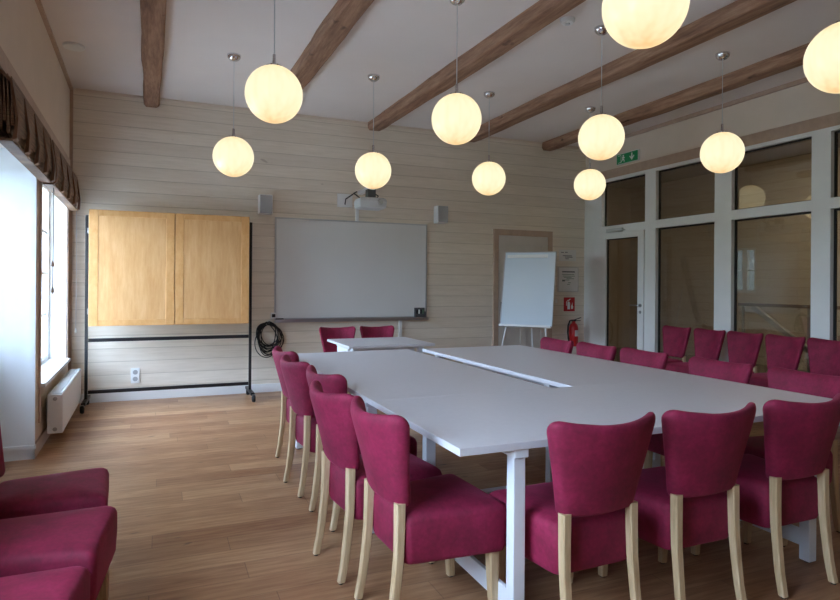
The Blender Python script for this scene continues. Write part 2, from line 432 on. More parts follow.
# ground outside
MB().box(-30, XL-WT-0.02, -30, 30, -0.35, -0.25).box(XL-WT-0.02, 20, -30, YR-0.4, -0.35, -0.25).build('ground', 'pale_ground', kind='structure')  # ground greyed to keep green out of the bounced light

def hedge(x, y0, y1, h):
    m = MB(); rnd = random.Random(3); NY, NA = 70, 14; rings = []
    for i in range(NY+1):
        y = y0+(y1-y0)*i/NY; hh = h*(0.75+0.2*math.sin(y*0.9)+0.12*math.sin(y*2.3+1)); ring = []
        for k in range(NA+1):
            a = PI*k/NA; r = 1+rnd.uniform(-.13, .13)
            ring.append(Vector((x+1.4*math.cos(a)*r, y+rnd.uniform(-.15, .15), -0.3+hh*math.sin(a)**0.6*r)))
        rings.append(ring)
    m.loft(rings, False, False, False)
    o = m.build('hedge', 'hedge_leaves'); o['kind'] = 'stuff'; o['label'] = 'green trees outside the windows'; o['category'] = 'hedge'
plain('hedge_leaves', '#566a4c', 0.9, var=0.5, scale=5, bump=0.8)
hedge(-11, -14, 24, 3.2)  # greenery past the glass, massed to cut sky light at the reveal
# ------------------------------------------------------------------ ceiling beams (rough logs let into the ceiling)
def beam(name, x0, x1, y0, y1, drop, seed, label, skew=0.0):
    rnd = random.Random(seed); n = 46; rings = []
    ph = [rnd.uniform(0, 6) for _ in range(6)]
    for i in range(n+1):
        y = y0+(y1-y0)*i/n
        wl = 0.004*math.sin(y*2.1+ph[0])+0.003*math.sin(y*5.3+ph[1])+rnd.uniform(-.003, .003)
        wr = 0.005*math.sin(y*1.7+ph[2])+0.003*math.sin(y*6.1+ph[3])+rnd.uniform(-.003, .003)
        wz = 0.006*math.sin(y*1.9+ph[4])+rnd.uniform(-.003, .003)
        e = 0.0
        t = max(0, (y-(y1-0.16))/0.16); dz = 0.008*t*t; dx = 0.012*t*t
        k_ = skew*(y1-y); a, c = x0+wl+k_, x1+wr+k_; zb = CZ-drop+wz+dz
        rings.append([Vector(p) for p in ((a-.004, y, CZ+0.03), (a, y, zb+0.03), (a+0.004+dx, y, zb+0.010), (a+0.016+dx, y, zb), (c-0.018-dx, y, zb+0.002), (c-0.005-dx, y, zb+0.012), (c, y, zb+0.03), (c+.004, y, CZ+0.03))])
    o = MB().loft(rings).build(name, 'beam_wood', None, 18, kind='structure'); o['label'] = label
beams = [(-0.185, -0.015, 'first rough wooden ceiling beam from the window wall', 0.016, 0.12), (1.14, 1.33, 'second rough wooden ceiling beam from the window wall', 0.02, 0.10), (2.47, 2.66, 'middle rough wooden ceiling beam', 0.024, 0.11),
         (3.86, 4.06, 'second rough wooden ceiling beam from the glass partition', 0.008, 0.11), (5.16, 5.33, 'rough wooden ceiling beam closest to the glass partition', -0.006, 0.12)]
for i, (a, c, lb, sk, dr) in enumerate(beams): beam('ceiling_beam', a, c, YR, YB-0.01, dr, 20+i, lb, sk)

# ------------------------------------------------------------------ blinds
MB().box(XL, XL+0.03, 2.6, 7.33, 2.50, 2.60).build('trim_9', 'pink_wood_trim', kind='structure')
def blind(y0, y1, label):
    r = thing('bamboo_blind', label, 'blind', (XL, y0, 2.5), 0, 'pulled-up bamboo blinds')
    L = y1-y0
    MB().box(0.002, 0.028, 0.01, L-0.01, -0.045, -0.002).build('head_rail', 'brown_wood', r)
    m = MB()
    for k in range(5):                     # gathered folds, each a soft downward loop
        x = 0.024+0.018*k; zt = -0.03-0.012*k; zb = -0.40+0.022*((k*2) % 5)
        prof = [(x, zt), (x+0.006, (zt+zb)/2), (x+0.012, zb+0.02), (x+0.012, zb), (x+0.004, zb-0.006), (x-0.004, zb), (x-0.002, (zt+zb)/2), (x-0.005, zt)]
        rings = []
        N = 24
        for i in range(N+1):
            y = 0.02+(L-0.04)*i/N
            sag = 0.018*abs(math.sin(PI*(i/N)*4))*(0.4+0.15*k)
            rings.append([Vector((px, y, pz-(sag if pz < -0.1 else 0))) for px, pz in prof])
        m.loft(rings)
    m.build('slat_folds', 'bamboo', r, 45)
    n = 4
    for i in range(n+1):
        y = 0.05+(L-0.1)*i/n
        MB().prism([(0.03, -0.03), (0.10, -0.10), (0.128, -0.30), (0.122, -0.41), (0.10, -0.42), (0.115, -0.30), (0.09, -0.11), (0.03, -0.045)], 'Y', y-0.035, y+0.035).build('tape', 'brown_wood', r)
    MB().box(0.03, 0.10, 0.02, L-0.02, -0.425, -0.412).build('bottom_rail', 'bamboo', r)
blind(3.85, 5.40, 'gathered bamboo blind above the floor-length window')
blind(5.44, 7.36, 'gathered bamboo blind above the window over the radiator')
def cord(name, y, x, z0, z1, label, beads):
    r = thing(name, label, 'blind cord', (x, y, z1))
    MB().tube([(0, 0, z0-z1), (0.003, 0, (z0-z1)/2), (0, 0, 0)], 0.0035, 6).build('cord_line', 'dark_grey' if beads else 'grey_plastic', r)
    for dz in ((0.03, 0.24) if beads else (0.02,)):
        MB().lathe([(0, 0), (0.012, 0.006), (0.010, 0.03), (0.004, 0.05), (0, 0.052)], (0, 0, z0-z1-0.02+dz), 12).build('cord_pull', 'brown_wood' if beads else 'white_paint', r, 40)
cord('blind_cord', 5.64, XL+0.08, 1.22, 2.12, 'dark blind cord with two wooden pulls before the window', True)
cord('blind_cord', 7.44, XL+0.08, 0.78, 2.12, 'pale blind cord hanging in the corner beside the window', False)

# ------------------------------------------------------------------ radiator
rd = thing('radiator', 'white panel radiator under the window', 'radiator', (XL, 5.66, 0))
L = 1.55
MB().box(0.045, 0.155, 0, L, 0.10, 0.415, 0.006).build('panel_body', 'white_metal', rd)
g = MB(); g.box(0.052, 0.148, 0.01, L-0.01, 0.415, 0.423)
for i in range(46): g.box(0.065, 0.135, 0.04+i*0.0315, 0.052+i*0.0315, 0.422, 0.427)
g.build('top_grille', 'grey_plastic', rd)
for zz in (0.135, 0.38):
    MB().lathe([(0, 0.002), (0.014, 0.002), (0.016, -0.006), (0.009, -0.008), (0, -0.008)], (0.10, 0, zz), 16, 'Y').build('end_plug', 'steel', rd, 40)
for yy in (0.2, L-0.2): MB().box(0.016, 0.047, yy-0.02, yy+0.02, 0.15, 0.36).build('bracket', 'grey_plastic', rd)
MB().tube([(0.10, L-0.06, 0.115), (0.10, L-0.06, 0.0)], 0.008).build('pipe', 'white_metal', rd)

# ------------------------------------------------------------------ chairs
def stadium(hw, ht, n=14, m=6):
    e = max(hw-ht, 0.002); pts = []
    for i in range(n+1): pts.append((-e+2*e*i/n, -ht))
    for i in range(1, m): a = -PI/2+PI*i/m; pts.append((e+ht*math.cos(a), ht*math.sin(a)))
    for i in range(n+1): pts.append((e-2*e*i/n, ht))
    for i in range(1, m): a = PI/2+PI*i/m; pts.append((-e+ht*math.cos(a), ht*math.sin(a)))
    return pts
def make_chair():
    root = thing('dining_chair', '', 'chair')
    Z0, Z1 = 0.480, 0.826
    HT = 0.029; rings = []
    prof = [(0.0, 0.020), (0.008, 0.006)]
    sl = [(Z0, 0.022, 0.014), (Z0+0.006, 0.008, 0.005), (Z0+0.02, 0, 0)]
    n = 9
    for i in range(1, n): sl.append((Z0+0.02+(Z1-0.05-Z0-0.02)*i/n, 0, 0))
    for i in range(0, 8):
        a = (PI/2)*i/7; sl.append((Z1-0.05+0.05*math.sin(a), 0.05*(1-math.cos(a)), 0.026*max(0, (1-math.cos(a))*1.0)))
    for z, ix, it in sl:
        v = min(1, max(0, (z-Z0)/(Z1-Z0)))
        hw = 0.170+0.082*v**1.15; yc = -0.212-0.100*v
        ring = []
        for x, y in stadium(hw-ix, max(HT-it, 0.003)):
            u = x/hw; k = (0.026+0.058*v)
            ring.append(Vector((x*(1-0.0*v), yc+y+k*u*u, z+0.026*v*v*u*u)))
        rings.append(ring)
    MB().loft(rings).build('backrest', 'velvet', root, 60)
    # seat with deep upholstered skirt
    def foot(ins):
        cs = [(-0.175+ins*.8, -0.195+ins), (0.175-ins*.8, -0.195+ins), (0.226-ins, 0.228-ins), (-0.226+ins, 0.228-ins)]
        out = []; R = 0.034
        for i in range(4):
            p = Vector(cs[i]); a = (Vector(cs[i-1])-p).normalized(); c = (Vector(cs[(i+1) % 4])-p).normalized()
            p0 = p+a*R; p2 = p+c*R
            for k in range(6):
                t = k/5; out.append((1-t)**2*p0+2*t*(1-t)*p+t*t*p2)
            for k in range(1, 6): out.append(p2.lerp(Vector(cs[(i+1) % 4])-c*R, k/6))
        return out
    rings = []
    for z, ins, dome in ((0.262, 0.02, 0), (0.268, 0.006, 0), (0.285, 0, 0), (0.36, -0.004, 0), (0.425, -0.004, 0), (0.443, 0.002, 0), (0.454, 0.014, 0), (0.460, 0.035, 0), (0.466, 0.08, 0), (0.470, 0.13, 0)):
        rings.append([Vector((p.x, p.y, z)) for p in foot(ins)])
    MB().loft(rings).build('seat', 'velvet', root, 60)
    def leg(path, w0, w1):
        rings = []; n = len(path)
        for i, (x, y, z) in enumerate(path):
            w = (w0+(w1-w0)*i/(n-1))/2; c = w*0.25
            rings.append([Vector((x+a*w, y+b*w, z)) for a, b in ((-1, -.75), (-.75, -1), (.75, -1), (1, -.75), (1, .75), (.75, 1), (-.75, 1), (-1, .75))])
        return MB().loft(rings)
    for s in (-1, 1):
        lg = leg([(s*0.155, -0.212, 0.50), (s*0.156, -0.213, 0.40), (s*0.157, -0.216, 0.30), (s*0.158, -0.226, 0.20), (s*0.160, -0.238, 0.10), (s*0.162, -0.256, 0.008)], 0.037, 0.030).build('leg', 'chair_wood', root, 40)
        MB().lathe([(0, 0), (0.011, 0), (0.012, 0.009), (0, 0.009)], (s*0.162, -0.257, 0), 12).build('foot_glide', 'black_rubber', lg)
        lg = leg([(s*0.178, 0.182, 0.29), (s*0.178, 0.186, 0.15), (s*0.177, 0.192, 0.008)], 0.046, 0.032).build('leg', 'chair_wood', root, 40)
        MB().lathe([(0, 0), (0.011, 0), (0.012, 0.009), (0, 0.009)], (s*0.177, 0.192, 0), 12).build('foot_glide', 'black_rubber', lg)
    return root
CH = make_chair(); used = [False]
def chair(x, y, deg, label, group, wide=1.0):
    o = copy_tree(CH) if used[0] else CH
    used[0] = True
    o.location = (x, y, 0); o.rotation_euler = (0, 0, math.radians(deg)); o['label'] = label; o['group'] = group; o.scale = (wide, 1, 1)
    return o
gL = 'plum chairs along the window side of the conference table'
chair(1.033, 2.29, -87, 'plum velvet chair at the table corner beside the white leg, nearest', gL)
chair(0.978, 2.785, -84, 'plum velvet chair second from the near corner along the window side of the table', gL)
chair(1.09, 3.36, -83, 'plum velvet chair in the middle of the row on the window side of the table', gL)
chair(1.045, 3.93, -85, 'plum velvet chair on the window side, second from the whiteboard end of the table', gL)
chair(1.095, 4.53, -86, 'plum velvet chair on the window side, at the whiteboard end of the table', gL)
gN = 'plum chairs along the near end of the conference table'
chair(1.492, 2.02, 1, 'plum velvet chair at the near table end, back turned, just right of the white leg', gN)
chair(2.03, 2.02, 0, 'plum velvet chair seen from behind, middle of three at the near table end', gN)
chair(2.60, 2.025, 0, 'plum velvet chair seen from behind at the near table end, rightmost of the three', gN)
gR = 'plum chairs along the partition side of the conference table'
chair(3.03, 4.545, 87, 'plum chair back over the far table edge, in front of the fire extinguisher', gR)
chair(3.05, 4.03, 88, 'plum chair back over the table edge, second from the fire extinguisher', gR)
chair(3.08, 3.53, 88, 'plum chair back over the table edge, in front of the wide partition post', gR)
chair(3.10, 2.87, 89, 'plum chair across the table, second nearest on the partition side', gR)
chair(3.12, 2.30, 89, 'plum chair across the table, nearest on the partition side by the table corner', gR)
gW = 'plum chairs lined up against the glass partition'
for y, lb in ((5.50, 'plum chair against the partition, closest to the glass door'), (5.03, 'plum chair against the partition, second from the glass door'), (4.57, 'plum chair against the partition, below the left railing post'),
              (4.13, 'plum chair against the partition, beside the right railing post'), (3.68, 'plum chair against the partition, in front of the rightmost white post')):
    chair(5.45, y, 90+random.uniform(-2, 2), lb, gW, 0.87)
gA = 'plum chairs lined up along the window wall'
chair(-0.435, 2.98, -87, 'plum chair by the window wall, with its back showing, farthest of that row', gA)
chair(-0.395, 2.45, -95, 'plum chair by the window wall, middle of the row, seat pushed forward', gA)
chair(-0.445, 1.93, -97, 'plum chair seat in the bottom left corner, nearest of the window wall row', gA)
gS = 'plum chairs behind the small table'
chair(1.82, 6.40, 178, 'plum chair behind the small table, on the cable coil side', gS, 0.87)
chair(2.30, 6.41, 180, 'plum chair behind the small table, on the flip chart side', gS, 0.87)

# ------------------------------------------------------------------ tables
def table(name, label, x0, x1, y0, y1, frames, axis, group=None, th=0.028):
    r = thing(name, label, 'table', ((x0+x1)/2, (y0+y1)/2, 0), 0, group)
    cx, cy = (x0+x1)/2, (y0+y1)/2
    MB().box(x0-cx, x1-cx, y0-cy, y1-cy, TZ-th, TZ, 0.002).build('table_top', 'table_laminate', r)
    zt = TZ-th; cw = 0.052
    for fr in frames:
        if axis == 'Y': X, a, c = fr[0]-cx, fr[1]-cy, fr[2]-cy; pos = [(X, a), (X, c)]; foot = lambda z0, z1, e: (X-.03, X+.03, a-e, c+e, z0, z1)
        else: Y, a, c = fr[0]-cy, fr[1]-cx, fr[2]-cx; pos = [(a, Y), (c, Y)]; foot = lambda z0, z1, e: (a-e, c+e, Y-.03, Y+.03, z0, z1)
        for p in pos:
            lg = MB().box(p[0]-cw/2, p[0]+cw/2, p[1]-cw/2, p[1]+cw/2, 0.008, zt-0.03, 0.004).build('leg', 'table_frame_white', r)
            MB().lathe([(0, 0), (0.018, 0), (0.018, 0.009), (0, 0.009)], (p[0], p[1], 0), 12).build('foot_glide', 'dark_grey', lg)
        MB().box(*foot(zt-0.035, zt, 0.04), 0.003).build('top_bar', 'table_frame_white', r)
        lb_ = list(foot(0.06, 0.14, -cw/2))
        if axis == 'Y': lb_[0] = X+0.008; lb_[1] = X+0.026
        MB().box(*lb_, 0.003).build('lower_bar', 'table_frame_white', r)
    ap = MB()
    if axis == 'Y':
        xs = [fr[0]-cx for fr in frames]; yy = (frames[0][1]+frames[0][2])/2-cy-0.1
        ap.box(min(xs), max(xs), yy-0.015, yy+0.015, zt-0.10, zt-0.005)
    else:
        ys = [fr[0]-cy for fr in frames]
        ap.box(-0.2, -0.17, min(ys), max(ys), zt-0.10, zt-0.005)
    ap.build('apron', 'table_frame_white', r)
    return r
gT = 'light grey tables pushed together into one conference table'
table('conference_table', 'light grey table forming the near cross end of the joined conference table', 0.973, 3.215, 1.914, 2.869, [(1.236, 1.965, 2.77), (2.87, 1.96, 2.72)], 'Y', gT)
table('conference_table', 'long light grey table on the window side of the gap', 0.973, 2.04, 2.871, 5.06, [(3.065, 1.03, 1.95), (4.86, 1.03, 1.95)], 'X', gT)
table('conference_table', 'long light grey table on the partition side of the gap', 2.185, 3.215, 2.871, 5.06, [(3.20, 2.27, 3.12), (4.86, 2.27, 3.12)], 'X', gT)
st = table('side_table', 'small light grey table before the whiteboard with two chairs behind', 1.62, 2.50, 5.47, 6.28, [(1.72, 5.62, 6.13), (2.40, 5.62, 6.13)], 'Y', None, 0.024)
MB().box(-0.40, -0.35, -0.22, 0.10, 0.60, 0.70, 0.004).build('cable_box', 'white_metal', st)

# ------------------------------------------------------------------ pendant lamps
def make_pendant(x, y, z, label):
    r = thing('pendant_lamp', label, 'pendant lamp', (x, y, CZ), 0, 'white globe pendant lamps')
    R = 0.183; c = z-CZ
    MB().lathe([(0, 0), (0.062, 0), (0.062, -0.012), (0.055, -0.032), (0.035, -0.05), (0.012, -0.058), (0, -0.058)], (0, 0, 0), 28).build('canopy', 'chrome', r, 40)
    MB().tube([(0, 0, -0.05), (0, 0, c+R+0.05)], 0.0035, 6).build('cord', 'grey_plastic', r)
    MB().lathe([(0, c+R-0.012), (0.052, c+R-0.010), (0.05, c+R+0.002), (0.012, c+R+0.012), (0.010, c+R+0.075), (0, c+R+0.078)], (0, 0, 0), 20).build('stem', 'chrome', r, 40)
    prof = []
    for i in range(25):
        a = -PI/2+(PI*0.93)*i/24; prof.append((R*math.cos(a), R*math.sin(a)))
    g = MB().lathe(prof, (0, 0, 0), 48).build('globe', 'globe', r, 60); g.location = (0, 0, c)
    return r
lab = {
 (0, 0): 'small looking globe pendant above the wooden cabinet', (1, 0): 'globe pendant hanging in front of the projector', (2, 0): 'globe pendant above the right loudspeaker, farthest row', (3, 0): 'globe pendant in the far corner below the exit sign',
 (0, 1): 'large globe pendant overlapping the second ceiling beam end', (1, 1): 'globe pendant in the picture middle, before the third beam', (2, 1): 'globe pendant just above the far corner globe, left of the exit sign', (3, 1): 'globe pendant before the glass partition, right of the exit sign',
 (1, 2): 'very large globe pendant cut off by the top edge', (2, 2): 'globe pendant cut off by the right edge', (0, 2): 'unseen globe pendant added to the nearest row on the window side', (3, 2): 'unseen globe pendant added to the nearest row on the partition side'}  # both outer lamps of the nearest row are unseen, added for light
for j, (y, z) in enumerate(((5.85, 2.487), (4.0, 2.53), (2.09, 2.55))):
    for i, x in enumerate((0.605, 1.972, 3.295, 4.62)):
        dx, dz = {(0, 1): (0.065, 0.012), (3, 1): (0.045, 0), (3, 0): (0.05, 0.03), (1, 0): (0, -0.02), (1, 2): (-0.01, 0.01), (2, 2): (0.025, -0.015), (1, 1): (0.015, 0)}.get((i, j), (0.01, 0))
        make_pendant(x+dx, y, z+dz, lab[(i, j)])

# ------------------------------------------------------------------ ceiling fittings
tag(MB().lathe([(0, 0), (0.085, 0), (0.09, -0.006), (0.085, -0.022), (0.03, -0.026), (0, -0.026)], (-0.72, 6.2, CZ), 32).build('ceiling_vent', 'white_paint', None, 40), 'round pale ceiling vent in the window side corner', 'vent')
sd = thing('smoke_detector', 'small round white smoke detector on the ceiling beside the middle beam', 'smoke detector', (2.95, 3.98, CZ))
MB().lathe([(0, 0), (0.058, 0), (0.058, -0.018), (0.045, -0.034), (0, -0.036)], (0, 0, 0), 28).build('housing', 'white_paint', sd, 40)
MB().lathe([(0, -0.036), (0.02, -0.036), (0.018, -0.046), (0, -0.046)], (0, 0, 0), 20).build('sensor_cap', 'grey_plastic', sd, 40)

# ------------------------------------------------------------------ cabinet board on castors
cb = thing('cabinet_stand', 'oak double door cabinet board on a black wheeled frame', 'cabinet', (0.125, 7.2, 0))
for s, xx in ((-1, -0.828), (1, 0.83)):
    MB().box(xx-0.014, xx+0.014, -0.02, 0.02, 0.09, 2.02, 0.002).build('post', 'black_metal', cb)
    MB().box(xx-0.02, xx+0.02, -0.25, 0.25, 0.075, 0.105, 0.002).build('foot_bar', 'black_metal', cb)
    for yy in (-0.24, 0.24):
        cw_ = MB().lathe([(0, -0.018), (0.034, -0.018), (0.042, -0.010), (0.042, 0.010), (0.034, 0.018), (0, 0.018)], (xx+0.01*s, yy, 0.042), 20, 'X').build('caster_wheel', 'black_rubber', cb, 40)
        MB().box(xx+0.01*s-0.02, xx+0.01*s+0.02, yy-0.018, yy+0.018, 0.06, 0.088).build('caster_fork', 'steel', cw_)
for z in (0.715, 0.175):
    MB().box(-0.81, 0.812, -0.016, 0.016, z-0.018, z+0.018, 0.002).build('crossbar', 'black_metal', cb)
MB().box(-0.80, 0.80, -0.085, -0.022, 0.868, 2.072, 0.003).build('carcass', 'oak_frame', cb)
MB().box(-0.62, 0.64, -0.022, -0.005, 0.95, 2.0).build('back_panel', 'oak_frame', cb)
for a, c, hs in ((-0.80, 0.018, 1), (0.026, 0.80, -1)):
    z0, z1 = 0.868, 2.072; fw = 0.085
    d = MB(); yb, yf = -0.087, -0.112
    d.box(a, a+fw, yf, yb, z0, z1, 0.003).box(c-fw, c, yf, yb, z0, z1, 0.003).box(a+fw, c-fw, yf, yb, z0, z0+fw*0.75, 0.003).box(a+fw, c-fw, yf, yb, z1-fw*0.75, z1, 0.003)
    dd = d.build('door', 'oak_frame', cb)
    MB().box(a+fw-.002, c-fw+.002, yf+0.004, yb, z0+fw*0.75-.002, z1-fw*0.75+.002).build('door_panel', 'oak_veneer', dd)
for zz in (1.02, 1.85):
    MB().box(-0.812, -0.799, -0.108, -0.075, zz-0.03, zz+0.03, 0.002).build('hinge', 'steel', cb)

# ------------------------------------------------------------------ back wall things
def onwall(name, label, cat, x, z, **k): return thing(name, label, cat, (x, YB, z), 0, k.get('group'))
o = onwall('power_outlet', 'white double wall socket seen beneath the wooden cabinet', 'socket', -0.25, 0.275)
MB().box(-0.045, 0.045, -0.014, 0, -0.085, 0.085, 0.004).build('cover_plate', 'white_paint', o)
for zz in (-0.038, 0.038):
    MB().lathe([(0.0, -0.0142), (0.026, -0.0142), (0.026, -0.0155), (0.021, -0.0155), (0.02, -0.0145), (0, -0.0145)], (0, 0, zz), 20, 'Y').build('socket_ring', 'speaker_grille', o)

wb = onwall('whiteboard', 'large wall mounted whiteboard with an aluminium frame and pen tray', 'whiteboard', 2.304, 1.506)
W, H = 0.997, 0.61
MB().box(-W, W, -0.018, -0.002, -H, H).build('writing_surface', 'board_enamel', wb)
f = MB(); t_ = 0.018
f.box(-W-t_, -W, -0.026, 0, -H-t_, H+t_).box(W, W+t_, -0.026, 0, -H-t_, H+t_).box(-W, W, -0.026, 0, H, H+t_).box(-W, W, -0.026, 0, -H-t_, -H)
f.build('frame', 'aluminium', wb)
MB().prism([(-0.085, -H-0.012), (-0.075, -H-0.012), (-0.068, -H-0.035), (0, -H-0.035), (0, -H-0.050), (-0.08, -H-0.050)], 'X', -W-0.02, W+0.02).build('pen_tray', 'aluminium', wb)
tz = 1.506-H-0.035
for x, c, lb in ((2.72, 'black_rubber', 'black marker pen lying on the whiteboard tray, towards the middle'), (2.90, 'black_rubber', 'black marker pen on the tray near the pen holder')):
    p = thing('marker_pen', lb, 'pen', (x, YB-0.045, tz+0.009), 0, 'marker pens on the whiteboard tray')
    MB().lathe([(0, -0.065), (0.008, -0.063), (0.009, -0.02), (0.009, 0.035), (0, 0.035)], (0, 0, 0), 12, 'X').build('barrel', c, p, 40)
    MB().lathe([(0, 0.035), (0.0095, 0.036), (0.0095, 0.072), (0.006, 0.08), (0, 0.08)], (0, 0, 0), 12, 'X').build('cap', 'dark_grey', p, 40)
e = thing('board_eraser', 'black board eraser at the left end of the whiteboard tray', 'eraser', (1.345, YB-0.045, tz))
MB().box(-0.05, 0.05, -0.02, 0.02, 0.0, 0.012, 0.003).build('felt', 'grey_plastic', e); MB().box(-0.048, 0.048, -0.018, 0.018, 0.012, 0.036, 0.006).build('grip', 'black_rubber', e)
h = thing('pen_holder', 'black pen holder box at the right end of the whiteboard', 'pen holder', (3.21, YB-0.026, tz+0.0))
q = MB(); q.box(-0.075, 0.075, -0.006, 0, 0.0, 0.15).box(-0.075, 0.075, -0.05, -0.044, 0, 0.07).box(-0.075, -0.069, -0.044, -0.006, 0, 0.10).box(0.069, 0.075, -0.044, -0.006, 0, 0.10).box(-0.069, 0.069, -0.044, -0.006, 0, 0.006)
q.build('tray_box', 'dark_grey', h)
for k, (xx, mt) in enumerate(((-0.045, 'black_rubber'), (-0.015, 'white_paint'), (0.015, 'black_rubber'), (0.042, 'ink_green'))):
    tag(MB().tube([(3.21+xx, YB-0.052, tz+0.008), (3.21+xx+0.004, YB-0.046, tz+0.125)], 0.009, 10).build('marker_pen', mt), 'marker standing in the pen holder, ' + ('first', 'second', 'third', 'last')[k]+' from its window side', 'pen', 'markers in the pen holder')

for x, lb in ((1.155, 'grey box loudspeaker on the wall at the left of the whiteboard'), (3.48, 'grey box loudspeaker on the wall at the right of the whiteboard')):
    s = onwall('loudspeaker', lb, 'loudspeaker', x, 2.265, group='wall loudspeakers')
    MB().box(-0.078, 0.078, -0.18, -0.04, -0.115, 0.115, 0.006).build('cabinet_box', 'white_paint', s)
    MB().box(-0.07, 0.07, -0.192, -0.18, -0.107, 0.107, 0.003).build('grille', 'speaker_grille', s)
    MB().box(-0.02, 0.02, -0.045, 0, -0.03, 0.03).build('bracket', 'white_metal', s)

pj = onwall('projector', 'silver projector on a wall arm above the whiteboard', 'projector', 2.37, 2.285)
MB().box(-0.30, -0.10, -0.02, 0, 0.02, 0.19, 0.004).build('wall_plate', 'white_paint', pj)
MB().box(-0.03, 0.03, -0.62, -0.0, 0.19, 0.235, 0.004).build('arm', 'white_metal', pj)
rings = []
for z, i in ((-0.045, 0.03), (-0.03, 0.008), (0.045, 0.0), (0.08, 0.012), (0.09, 0.035)):
    rings.append([Vector((sx*(0.17-i)-0.0, -0.44+sy*(0.13-i), z)) for sx, sy in ((-1, -1), (-.3, -1.08), (.3, -1.08), (1, -1), (1, 1), (-1, 1))])
MB().loft(rings).build('body', 'grey_plastic', pj)
MB().lathe([(0, -0.60), (0.03, -0.60), (0.036, -0.575), (0.036, -0.56), (0, -0.56)], (0.08, 0, 0.035), 20, 'Y').build('lens', 'speaker_grille', pj, 40)
MB().box(-0.05, 0.05, -0.5, -0.4, 0.085, 0.195).build('mount', 'dark_grey', pj)
MB().tube([(-0.12, -0.42, 0.085), (-0.17, -0.3, 0.16), (-0.1, -0.2, 0.2), (-0.2, -0.05, 0.12), (-0.2, -0.012, 0.05)], 0.008).build('cable', 'black_cable', pj)
MB().tube([(0.08, -0.36, 0.085), (0.16, -0.28, 0.15), (0.06, -0.22, 0.22), (0.0, -0.25, 0.235)], 0.007).build('cable', 'black_cable', pj)
tag(MB().box(2.315, 2.355, YB-0.02, YB, 2.135, 2.40, 0.003).build('cable_duct', 'white_paint'), 'short white cable duct from the projector to the whiteboard top', 'cable duct')
tag(MB().box(2.92, 2.965, YB-0.022, YB, 0.10, 0.845, 0.003).build('cable_duct', 'white_paint'), 'white cable duct running down below the whiteboard', 'cable duct')

# cable coil on a hook
cc = onwall('cable_coil', 'coiled black cable hanging on the wall below the whiteboard corner', 'cable', 1.215, 0.66)
MB().tube([(0, 0, 0.16), (0, -0.07, 0.16), (0, -0.08, 0.19)], 0.007).build('hook', 'dark_grey', cc)
rnd = random.Random(4)
for k in range(15):
    pts = []; rx, rz = rnd.uniform(0.10, 0.155), rnd.uniform(0.13, 0.20); ox, oz = rnd.uniform(-0.025, 0.03), -rz+0.155+rnd.uniform(0.01, 0.03); oy = -0.03-0.0035*k; p1, p2 = rnd.uniform(0, 6), rnd.uniform(0, 6)
    for i in range(40):
        a = 2*PI*i/40; q_ = 1+0.10*math.sin(2*a+p1)+0.05*math.sin(3*a+p2)
        pts.append((ox+rx*q_*math.cos(a), oy+0.010*math.sin(2*a+p1), oz+rz*q_*math.sin(a)))
    MB().tube(pts, 0.0055, 7, True).build('loop', 'black_cable', cc, 60)
MB().tube([(0.05, -0.04, -0.15), (0.12, -0.035, -0.22), (0.165, -0.03, -0.29), (0.19, -0.03, -0.35), (0.20, -0.03, -0.30), (0.16, -0.03, -0.2), (0.10, -0.035, -0.12)], 0.005).build('loose_end', 'black_cable', cc, 60)
MB().tube([(-0.03, -0.04, 0.16), (-0.01, -0.03, 0.20), (0.03, -0.02, 0.22), (0.05, -0.012, 0.235)], 0.005).build('plug_lead', 'grey_plastic', cc, 60)
pb = onwall('socket_box', 'small dark wall socket above the cable coil', 'socket', 1.275, 0.93)
MB().box(-0.03, 0.03, -0.03, 0, -0.035, 0.035, 0.004).build('housing', 'white_paint', pb); MB().box(-0.02, 0.02, -0.055, -0.03, -0.02, 0.02, 0.004).build('plug', 'black_rubber', pb)

# door in the back wall
d1 = struct('door_1', (0, 0, 0), 'pale panelled door in a brown wooden frame behind the flip chart')
f = MB(); a, c = 4.352, 5.345
f.box(a, a+0.075, YB-0.035, YB, 0, 2.12).box(c-0.075, c, YB-0.035, YB, 0, 2.12).box(a+0.075, c-0.075, YB-0.035, YB, 2.035, 2.12)
f.build('door_frame', 'pink_wood_trim', d1)
f = MB(); f.box(a+0.08, c-0.08, YB-0.02, YB-0.002, 0.01, 2.03)
x0, x1 = a+0.08, c-0.08
for (u0, u1, z0, z1) in ((x0, x0+0.11, 0.01, 2.03), (x1-0.11, x1, 0.01, 2.03), (x0+.11, x1-.11, 1.90, 2.03), (x0+.11, x1-.11, 0.01, 0.22), (x0+.11, x1-.11, 0.85, 1.0), ((x0+x1)/2-0.05, (x0+x1)/2+0.05, 0.22, 0.85)):
    f.box(u0, u1, YB-0.03, YB-0.02, z0, z1, 0.002)
f.build('door_leaf', 'door_paint', d1)
h = MB(); h.tube([(x0+0.055, YB-0.03, 1.0), (x0+0.055, YB-0.075, 1.0), (x0+0.065, YB-0.08, 1.0), (x0+0.17, YB-0.08, 1.0)], 0.009); h.box(x0+0.035, x0+0.075, YB-0.036, YB-0.03, 0.9, 1.08)
h.build('door_handle', 'dark_grey', d1)

